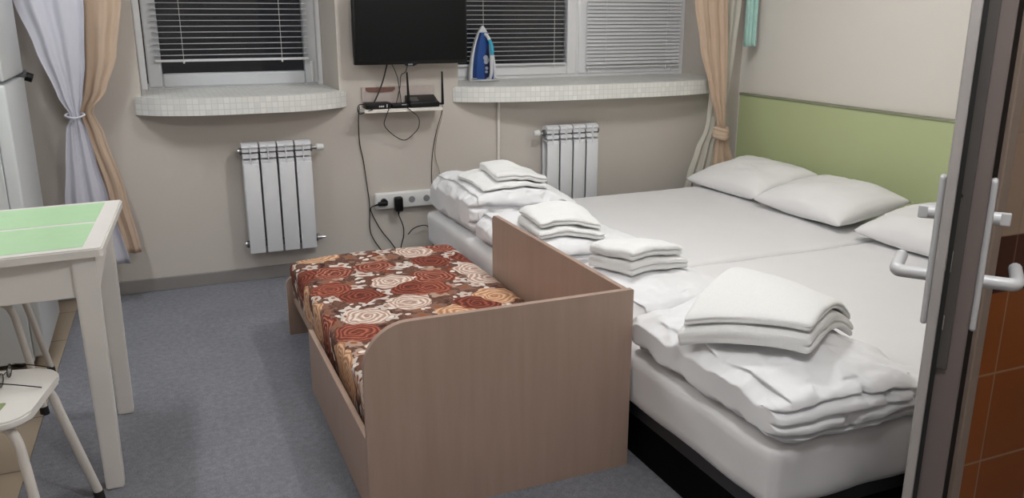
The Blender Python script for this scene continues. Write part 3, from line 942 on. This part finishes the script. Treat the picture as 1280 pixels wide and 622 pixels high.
# eyeglasses on the first stool
def glasses():
    t = tag(empty('eyeglasses', (-.42, 2.43, .4482)), 'thin dark framed eyeglasses lying on the white stool seat', 'eyeglasses')
    z0 = .4482
    A = Matrix.Translation((-.446, 2.448, z0)) @ Matrix.Rotation(1.40, 4, 'Z')
    for k, cx in enumerate((-.033, .033)):
        bm = bmesh.new()
        pts = [(cx + .026 * math.cos(a) * (1.0 if abs(math.cos(a)) < .7 else 1.04), 0.0 + .003 * math.cos(a), .019 + .0165 * math.sin(a)) for a in [2 * PI * i / 14 for i in range(14)]]
        tube(bm, pts, .0013, 8, 3, True); bm.transform(A); rim = part('rim', bm, M['black_plastic'], t, True)
        bm = bmesh.new(); c = bm.verts.new((cx, 0, .019)); ring_ = [bm.verts.new(p) for p in pts]
        for i in range(len(ring_)):
            bm.faces.new((c, ring_[i], ring_[(i + 1) % len(ring_)]))
        bmesh.ops.solidify(bm, geom=bm.faces[:], thickness=.001)
        bm.transform(A); part('lens', bm, M['lens'], rim, True)
    bm = bmesh.new(); tube(bm, [(-.008, 0, .024), (0, -.002, .027), (.008, 0, .024)], .0012, 8, 4); bm.transform(A); part('bridge', bm, M['black_plastic'], t, True)
    for sx in (-1, 1):
        bm = bmesh.new(); tube(bm, [(sx * .060, 0, .024), (sx * .066, -.006, .024), (sx * .067, -.04, .018), (sx * .066, -.075, .010), (sx * .064, -.105, .002)], .0016, 8, 5); bm.transform(A); part('temple', bm, M['black_plastic'], t, True)
    return t
glasses()

# ------------------------------------------------------------------ refrigerator
t = tag(empty('refrigerator', (-.8, 3.98, 0)), 'tall white two door refrigerator at the picture edge beside the curtain', 'refrigerator')
FX = -.512
bm = bmesh.new(); box(bm, (-1.10, 3.70, .03), (FX - .0505, 4.27, 1.80), .004); part('body', bm, M['fridge'], t)
for nm, za, zb in (('door', .05, 1.148), ('door', 1.160, 1.80)):
    bm = bmesh.new(); box(bm, (FX - .05, 3.70, za), (FX, 4.27, zb), .010, 3); d = part(nm, bm, M['fridge'], t, True, 40)
bm = bmesh.new(); box(bm, (FX - .02, 4.20, 1.149), (FX + .012, 4.275, 1.159), .002); box(bm, (FX - .03, 4.255, 1.142), (FX + .012, 4.285, 1.172), .003); part('hinge', bm, M['steel'], t)
bm = bmesh.new(); cyl(bm, (FX + .004, 4.29, 1.145), (FX + .030, 4.29, 1.135), .020, .019, 20); cyl(bm, (FX - .01, 4.28, 1.172), (FX + .012, 4.29, 1.140), .007, .007, 10); part('hinge_knob', bm, M['black_plastic'], t, True, 40)
for sx in (-1.05, -.62):
    for sy in (3.75, 4.22):
        bm = bmesh.new(); cyl(bm, (sx, sy, .004), (sx, sy, .035), .02); part('foot', bm, M['rubber'], t)

# ------------------------------------------------------------------ television, shelf and what stands on it
t = tag(empty('television', (1.32, 4.53, 1.145)), 'black flat screen television on the wall between the windows', 'television')
tz = 1.148
bm = bmesh.new(); box(bm, (1.0, 4.49, tz), (1.635, 4.525, tz + .385), .006); part('bezel', bm, M['black_plastic'], t, True, 40)
bm = bmesh.new(); box(bm, (1.012, 4.4885, tz + .020), (1.623, 4.491, tz + .375), 0); part('screen', bm, M['screen'], t)
bm = bmesh.new(); box(bm, (1.006, 4.52, tz + .03), (1.60, 4.568, tz + .25), .014, 3); part('back_housing', bm, M['black_plastic'], t, True, 40)
bm = bmesh.new(); box(bm, (1.22, 4.565, tz + .08), (1.42, YB, tz + .28), .004); part('wall_mount', bm, M['black_plastic'], t)
bm = bmesh.new()
prism(bm, [(1.272, tz), (1.282, tz - .009), (1.325, tz - .009), (1.345, tz + .001), (1.345, tz + .010), (1.272, tz + .010)], 4.486, 4.50, 'y'); bg = part('badge', bm, M['black_plastic'], t)
bm = bmesh.new()
for k, xx in enumerate((1.291, 1.300, 1.309)):
    box(bm, (xx, 4.4850, tz - .004), (xx + .006, 4.4862, tz + .003), 0)
bm.transform(Matrix.Translation(-Vector((0, 0, 0)))); part('badge_mark', bm, M['iron_grey'], bg)

t = tag(empty('wall_shelf', (1.26, 4.54, .91)), 'small white wall shelf under the television', 'shelf')
bm = bmesh.new(); box(bm, (1.035, 4.465, .896), (1.475, YB, .914), .002); part('shelf_board', bm, M['wall_light'], t)
bm = bmesh.new(); box(bm, (1.055, YB - .018, .914), (1.455, YB, 1.025), .002); part('back_board', bm, M['shelf_back'], t)
bm = bmesh.new(); prism(bm, [(1.075, 1.008), (1.09, .998), (1.16, .994), (1.225, .998), (1.24, 1.008), (1.24, 1.022), (1.075, 1.022)], YB - .022, YB - .018, 'y'); part('brown_strip', bm, M['red_brown'], t)  # thin red-brown shape along the upper back board

t = tag(empty('set_top_box', (1.115, 4.52, .914)), 'flat black box with small white marks at the end of the shelf', 'set top box')
bm = bmesh.new(); box(bm, (1.048, 4.474, .915), (1.185, 4.56, .948), .004); part('case', bm, M['black_plastic'], t, True, 40)
bm = bmesh.new()
for xx in (1.118, 1.126, 1.133, 1.140):
    box(bm, (xx, 4.4735, .925), (xx + .005, 4.4745, .933), 0)
box(bm, (1.160, 4.4735, .922), (1.164, 4.4745, .940), 0); part('front_print', bm, M['led'], t)
t = tag(empty('media_converter', (1.235, 4.53, .914)), 'little black box between the flat box and the router', 'adapter')
bm = bmesh.new(); box(bm, (1.192, 4.478, .915), (1.285, 4.56, .938), .003); part('case', bm, M['black_plastic'], t, True, 40)
bm = bmesh.new(); box(bm, (1.245, 4.4765, .931), (1.272, 4.479, .936), 0); part('port', bm, M['iron_grey'], t)
t = tag(empty('router', (1.375, 4.53, .914)), 'black router with two upright antennas on the shelf', 'router')
bm = bmesh.new()
box(bm, (1.292, 4.476, .915), (1.462, 4.59, .944), .005)
prism(bm, [(4.482, .942), (4.588, .942), (4.588, .972), (4.57, .975)], 1.296, 1.458, 'x')
part('case', bm, M['black_plastic'], t, True, 40)
bm = bmesh.new(); prism(bm, [(4.498, .9478), (4.545, .9658), (4.545, .9668), (4.498, .9488)], 1.305, 1.35, 'x'); part('top_label', bm, M['steel'], t)
for xx, lean in ((1.292, -.006), (1.487, .0)):
    bm = bmesh.new(); cyl(bm, (xx, 4.50, .925), (xx + lean, 4.50, 1.105), .0085, .0045, 12)
    if xx > 1.4: cyl(bm, (1.455, 4.50, .930), (1.49, 4.50, .928), .006, .006, 10)
    part('antenna', bm, M['black_plastic'], t, True, 40)

def cable(pts, r, mat, label, n=8):
    bm = bmesh.new(); tube(bm, pts, r, 8, n)
    return tag(obj('cable', bm, mat, None, True), label, 'cable')
Y0 = YB - .012
cable([(1.19, 4.545, 1.15), (1.16, 4.535, 1.06), (1.12, 4.52, .98), (1.098, 4.515, .945)], .0042, M['cable_black'], 'thick black cable slanting from the television to the flat box')
cable([(1.215, 4.545, 1.15), (1.242, 4.54, 1.08), (1.252, 4.535, 1.00), (1.255, 4.52, .936)], .0022, M['cable_black'], 'thin black cable bowing down from the television to the middle of the shelf')
cable([(1.305, 4.545, 1.145), (1.290, 4.54, 1.105), (1.262, 4.535, 1.085), (1.252, 4.53, 1.02), (1.225, 4.52, .936)], .0022, M['cable_black'], 'thin black cable zigzagging down from the middle of the television')
cable([(1.06, 4.53, .935), (1.022, 4.52, .938), (1.005, 4.50, .915), (1.016, 4.49, .893), (1.045, 4.47, .905), (1.08, 4.465, .915)], .003, M['cable_black'], 'black cable looped around the end of the shelf')
cable([(1.016, 4.50, .93), (1.018, Y0 - .05, .85), (1.03, Y0, .72), (1.046, Y0, .62), (1.060, Y0, .48), (1.070, Y0, .36), (1.066, Y0, .22), (1.095, Y0, .14), (1.15, Y0, .06)], .003, M['cable_black'], 'long black cable hanging from the shelf past the socket strip')
cable([(1.135, 4.555, .372), (1.095, 4.565, .366), (1.076, Y0, .345), (1.086, Y0, .30), (1.13, Y0, .21), (1.18, Y0, .14), (1.23, Y0, .06)], .003, M['cable_black'], 'black plug cable curving down from the first socket')
cable([(1.226, 4.555, .322), (1.235, 4.58, .29), (1.262, Y0, .22), (1.262, Y0, .16), (1.245, Y0, .10), (1.25, Y0, .05)], .003, M['cable_black'], 'black cable hanging from the chunky power adapter')
cable([(1.175, 4.47, .925), (1.150, 4.46, .875), (1.155, Y0 - .08, .82), (1.21, Y0 - .05, .762), (1.275, Y0 - .04, .728), (1.325, Y0 - .05, .76), (1.355, Y0 - .06, .80), (1.335, 4.47, .86), (1.285, 4.455, .905), (1.262, 4.47, .925)], .0024, M['cable_black'], 'thin black cable drooping in a loop below the shelf')
cable([(1.485, 4.50, .918), (1.492, 4.55, .86), (1.478, Y0, .76), (1.452, Y0, .64), (1.442, Y0, .50), (1.445, Y0, .44)], .0022, M['cable_black'], 'thin black cable dropping from the router end of the shelf')
cable([(1.492, 4.515, .916), (1.500, 4.56, .85), (1.478, Y0, .72), (1.468, Y0, .62), (1.492, Y0, .52), (1.485, Y0, .43)], .002, M['cable_beige'], 'thin beige cable dropping from the router end of the shelf')
cable([(1.29, Y0, .17), (1.315, Y0 - .02, .205), (1.355, Y0 - .03, .222), (1.40, Y0 - .02, .215), (1.43, Y0, .17), (1.44, Y0, .08)], .003, M['cable_black'], 'dark cable arching out beside the corner of the bed')

# socket strip and plugs
t = tag(empty('socket_strip', (1.29, 4.59, .38)), 'white four way wall socket strip beside the bed', 'socket strip')
bm = bmesh.new(); box(bm, (1.10, YB - .035, .335), (1.475, YB, .43), .010, 3); part('housing', bm, M['white_plastic'], t, True, 40)
for xx in (1.147, 1.229, 1.312, 1.40):
    bm = bmesh.new(); cyl(bm, (xx, YB - .037, .382), (xx, YB - .030, .382), .027, .027, 24); so = part('socket', bm, M['white_enamel'], t, True, 40)
    bm = bmesh.new()
    for dx in (-.0095, .0095):
        cyl(bm, (xx + dx, YB - .0378, .382), (xx + dx, YB - .033, .382), .0032, seg=10)
    cyl(bm, (xx, YB - .0376, .382), (xx, YB - .0355, .382), .019, seg=20); 
    part('socket_well', bm, M['outlet_dark'], so)
t = tag(empty('power_plug', (1.14, 4.56, .377)), 'black plug lying sideways in the first socket', 'plug')
bm = bmesh.new(); cyl(bm, (1.147, 4.574, .38), (1.147, 4.552, .38), .021, .019, 20); box(bm, (1.108, 4.548, .361), (1.166, 4.568, .386), .008, 3); part('plug_body', bm, M['black_plastic'], t, True, 40)
bm = bmesh.new(); cyl(bm, (1.112, 4.557, .372), (1.09, 4.563, .366), .0065, .004, 12); part('strain_relief', bm, M['black_plastic'], t, True, 40)
t = tag(empty('power_adapter', (1.226, 4.55, .365)), 'chunky black power adapter in the second socket', 'adapter')
bm = bmesh.new(); box(bm, (1.203, 4.53, .325), (1.250, 4.573, .408), .010, 3); part('adapter_body', bm, M['black_plastic'], t, True, 40)
bm = bmesh.new(); cyl(bm, (1.226, 4.552, .327), (1.226, 4.555, .305), .006, .004, 12); part('strain_relief', bm, M['black_plastic'], t, True, 40)

# ------------------------------------------------------------------ steam iron standing on its heel
def iron():
    zb = 1.013
    L = .33
    t = tag(empty('steam_iron', (1.90, 4.93, zb), -.1), 'blue and white steam iron standing upright on the mosaic sill', 'iron')
    # local: x across, y thickness (soleplate at back, -y is the top shell), z along the length with the tip up
    def halfw(f):           # half width along length (0 heel .. 1 tip)
        return .086 * (1 - f ** 2.1) ** .8 + .002
    R = Matrix.Translation(t.location) @ Matrix.Rotation(-.1, 4, 'Z')
    def slab(y0, y1, k0, k1, z0=0.0, z1=1.0, n=22, xo=0.0):
        bm = bmesh.new()
        rows = []
        for i in range(n + 1):
            f = z0 + (z1 - z0) * i / n
            w = halfw(f)
            rows.append([bm.verts.new((x, y, f * L)) for x, y in ((-w * k0 + xo, y1), (w * k0 + xo, y1), (w * (k0 * .6 + k1 * .4) + xo, (y0 * .45 + y1 * .55)), (w * k1 + xo, y0), (-w * k1 + xo, y0), (-w * (k0 * .6 + k1 * .4) + xo, (y0 * .45 + y1 * .55)))])
        for a, b in zip(rows, rows[1:]):
            for j in range(6):
                bm.faces.new((a[j], a[(j + 1) % 6], b[(j + 1) % 6], b[j]))
        bm.faces.new(rows[0]); bm.faces.new(rows[-1][::-1])
        bm.transform(R)
        return bm
    part('soleplate', slab(.030, .036, 1.0, 1.0), M['soleplate'], t, True, 40)
    part('skirt', slab(.006, .031, 1.0, .95), M['iron_white'], t, True, 40)
    part('water_tank', slab(-.026, .008, .80, .60, .0, .88), M['iron_blue'], t, True, 40)
    bm = bmesh.new(); prism(bm, [(-.002, .012), (.044, .012), (.046, .08), (.034, .15), (.012, .215), (.0, .12)], -.0285, -.025, 'y'); bm.transform(R); part('shell_panel', bm, M['iron_navy'], t)
    bm = bmesh.new()
    for (cx, cz, rr) in ((.006, .140, .016), (.018, .126, .013), (.008, .116, .014), (.012, .078, .010), (.010, .056, .009)):
        cyl(bm, (cx, -.0298, cz), (cx, -.028, cz), rr, seg=12)
    bm.transform(R); part('print', bm, M['iron_grey'], t)
    # handle: arches from the tip side back to the heel
    bm = bmesh.new(); tube(bm, [(.0, -.010, L * .86), (.016, -.045, L * .80), (.026, -.070, L * .66), (.028, -.078, L * .40), (.028, -.074, L * .16), (.024, -.050, L * .05), (.016, -.02, L * .03)], .0105, 12, 6); bm.transform(R); h = part('handle', bm, M['iron_white'], t, True)
    bm = bmesh.new(); tube(bm, [(.022, -.060, L * .74), (.030, -.078, L * .64), (.031, -.082, L * .48)], .012, 12, 6); bm.transform(R); part('grip_inlay', bm, M['iron_cyan'], h, True)
    bm = bmesh.new(); box(bm, (-.05, -.08, 0), (.05, .034, .012), .005); bm.transform(R); part('heel_rest', bm, M['iron_white'], t)
    bm = bmesh.new()
    pts = []
    for i in range(40):
        a = 2 * PI * 2.6 * i / 39
        pts.append((1.895 + (.085 + .012 * math.sin(a * .37)) * math.cos(a) , 4.90 + (.075 + .008 * math.cos(a * .6)) * math.sin(a), zb + .004 + .012 * (i / 39) + .003 * math.sin(a * 1.7)))
    tube(bm, pts, .0032, 8, 3)
    part('cord', bm, M['white_plastic'], t, True)
    return t
iron()

# ------------------------------------------------------------------ door leaf seen on its lock edge
da = Vector((.788, .616, 0)); P0 = Vector((1.103, .862, 0))
rzd = math.atan2(da.y, da.x)
D = struct(empty('door_1', P0, rzd), 'white plastic door standing open edge-on at the picture edge', 'door')
R = Matrix.Translation(P0) @ Matrix.Rotation(rzd, 4, 'Z')
TH = .0295                      # half thickness; local +x runs to the hinges, +y is the bedroom side
def dpart(name, bm, mat, parent=None, smooth=False):
    bm.transform(R); return part(name, bm, mat, parent or D, smooth, 40 if smooth else None)
bm = bmesh.new()
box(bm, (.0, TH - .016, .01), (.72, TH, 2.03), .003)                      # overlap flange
dpart('flange', bm, M['door_flange_shaded'])
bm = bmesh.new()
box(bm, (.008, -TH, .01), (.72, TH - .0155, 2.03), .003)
dpart('leaf', bm, M['door_pvc_shaded'])
bm = bmesh.new(); box(bm, (-.001, TH - .0225, .012), (.009, TH - .016, 2.028)); dpart('gasket', bm, M['gasket'])
bm = bmesh.new(); box(bm, (.004, -.008, .86), (.0085, TH - .021, 1.75), .001); lp = dpart('lock_plate', bm, M['lock_steel'])
bm = bmesh.new(); box(bm, (.000, .006, 1.02), (.005, .016, 1.055), .001); dpart('latch', bm, M['chrome'], lp)
bm = bmesh.new(); box(bm, (.002, .005, .925), (.005, .014, .950), .001); dpart('bolt', bm, M['chrome'], lp)
bm = bmesh.new(); cyl(bm, (.0025, .007, 1.14), (.005, .007, 1.14), .003, seg=10); dpart('screw', bm, M['gasket'], lp)
for s_, nm in ((1, 'bedroom'), (-1, 'hall')):
    bm = bmesh.new(); box(bm, (.018, s_ * TH, .925), (.046, s_ * (TH + .010), 1.165), .004); pl = dpart('handle_plate', bm, M['handle_white'])
    bm = bmesh.new(); tube(bm, [(.032, s_ * (TH + .008), 1.005), (.032, s_ * (TH + .040), 1.005), (.036, s_ * (TH + .052), 1.005), (.060, s_ * (TH + .056), 1.004), (.15, s_ * (TH + .056), 1.000)], .0105, 12, 6); dpart('lever', bm, M['handle_white'], pl, True)
    bm = bmesh.new(); cyl(bm, (.032, s_ * (TH + .008), 1.105), (.032, s_ * (TH + .020), 1.105), .010); box(bm, (.028, s_ * (TH + .018), 1.095), (.036, s_ * (TH + .034), 1.115), .002); dpart('thumb_turn', bm, M['handle_white'], pl)

# ------------------------------------------------------------------ lamps on the ceiling
def ceiling_lamp(x, y, label, power, col):
    """opal globe on a short stem; the globe itself gives the light"""
    r = .12; zc = ZC - .19
    t = tag(empty('ceiling_lamp', (x, y, zc)), label, 'lamp')
    bm = bmesh.new(); cyl(bm, (x, y, ZC - .025), (x, y, ZC), .05, .06, 32); cyl(bm, (x, y, zc + r - .01), (x, y, ZC - .02), .02, .02, 20); part('base', bm, M['handle_white'], t, True, 40)
    bm = bmesh.new(); bmesh.ops.create_uvsphere(bm, u_segments=32, v_segments=20, radius=r); bm.transform(Matrix.Translation((x, y, zc)))
    part('globe', bm, mat_emit('opal_globe', (col[0], col[1], col[2], 1), power / (PI * 4 * PI * r * r)), t, True)
ceiling_lamp(1.75, 2.85, 'white globe ceiling lamp over the beds', 52, (.98, .99, 1))
ceiling_lamp(.75, .55, 'added globe fill lamp in the entrance, out of view', 54, (.97, .985, 1))  # unseen lamp added as fill light from the camera side
def tube_lamp(x, y, length, label, power, col):
    t = tag(empty('fluorescent_lamp', (x, y, ZC - .08)), label, 'lamp')
    h = length / 2
    bm = bmesh.new(); box(bm, (x - .06, y - h, ZC - .05), (x + .06, y + h, ZC), .008); part('housing', bm, M['white_plastic'], t)
    for dx in (-.028, .028):
        bm = bmesh.new(); cyl(bm, (x + dx, y - h + .02, ZC - .066), (x + dx, y + h - .02, ZC - .066), .013); part('tube', bm, M['lamp'], t, True, 40)
    L = bpy.data.lights.new('fluorescent_lamp_light', 'AREA')
    L.shape = 'RECTANGLE'; L.size = .10; L.size_y = length - .1; L.energy = power; L.color = col
    o = bpy.data.objects.new('lamp_light', L); C.objects.link(o)
    o.parent = t; o.location = (0, 0, -.004)
tube_lamp(-.55, 3.45, .9, 'white fluorescent ceiling lamp near the refrigerator', 18, (.93, .97, 1))

W = bpy.data.worlds.new('night'); S.world = W; W.use_nodes = True
W.node_tree.nodes['Background'].inputs[0].default_value = (.012, .014, .02, 1)
W.node_tree.nodes['Background'].inputs[1].default_value = .4

# ------------------------------------------------------------------ camera
f, cx, cy, hy, vb = 1045.0, 640.0, 311.0, 20.0, 180.0
th = math.atan((cy - hy) / f); psi = math.atan((cx - vb) / math.hypot(f, cy - hy))
cam = bpy.data.cameras.new('camera'); co = bpy.data.objects.new('camera', cam); C.objects.link(co)
cam.sensor_fit = 'HORIZONTAL'; cam.sensor_width = 36; cam.lens = f / 1280 * 36; cam.clip_start = .02
co.location = (0, 0, 1.4)
co.rotation_euler = (PI / 2 - th, 0, -psi)
S.camera = co
S.view_settings.view_transform = 'Standard'; S.view_settings.look = 'None'
S.view_settings.gamma = 1.0; S.view_settings.use_curve_mapping = False
S.view_settings.exposure = -0.1
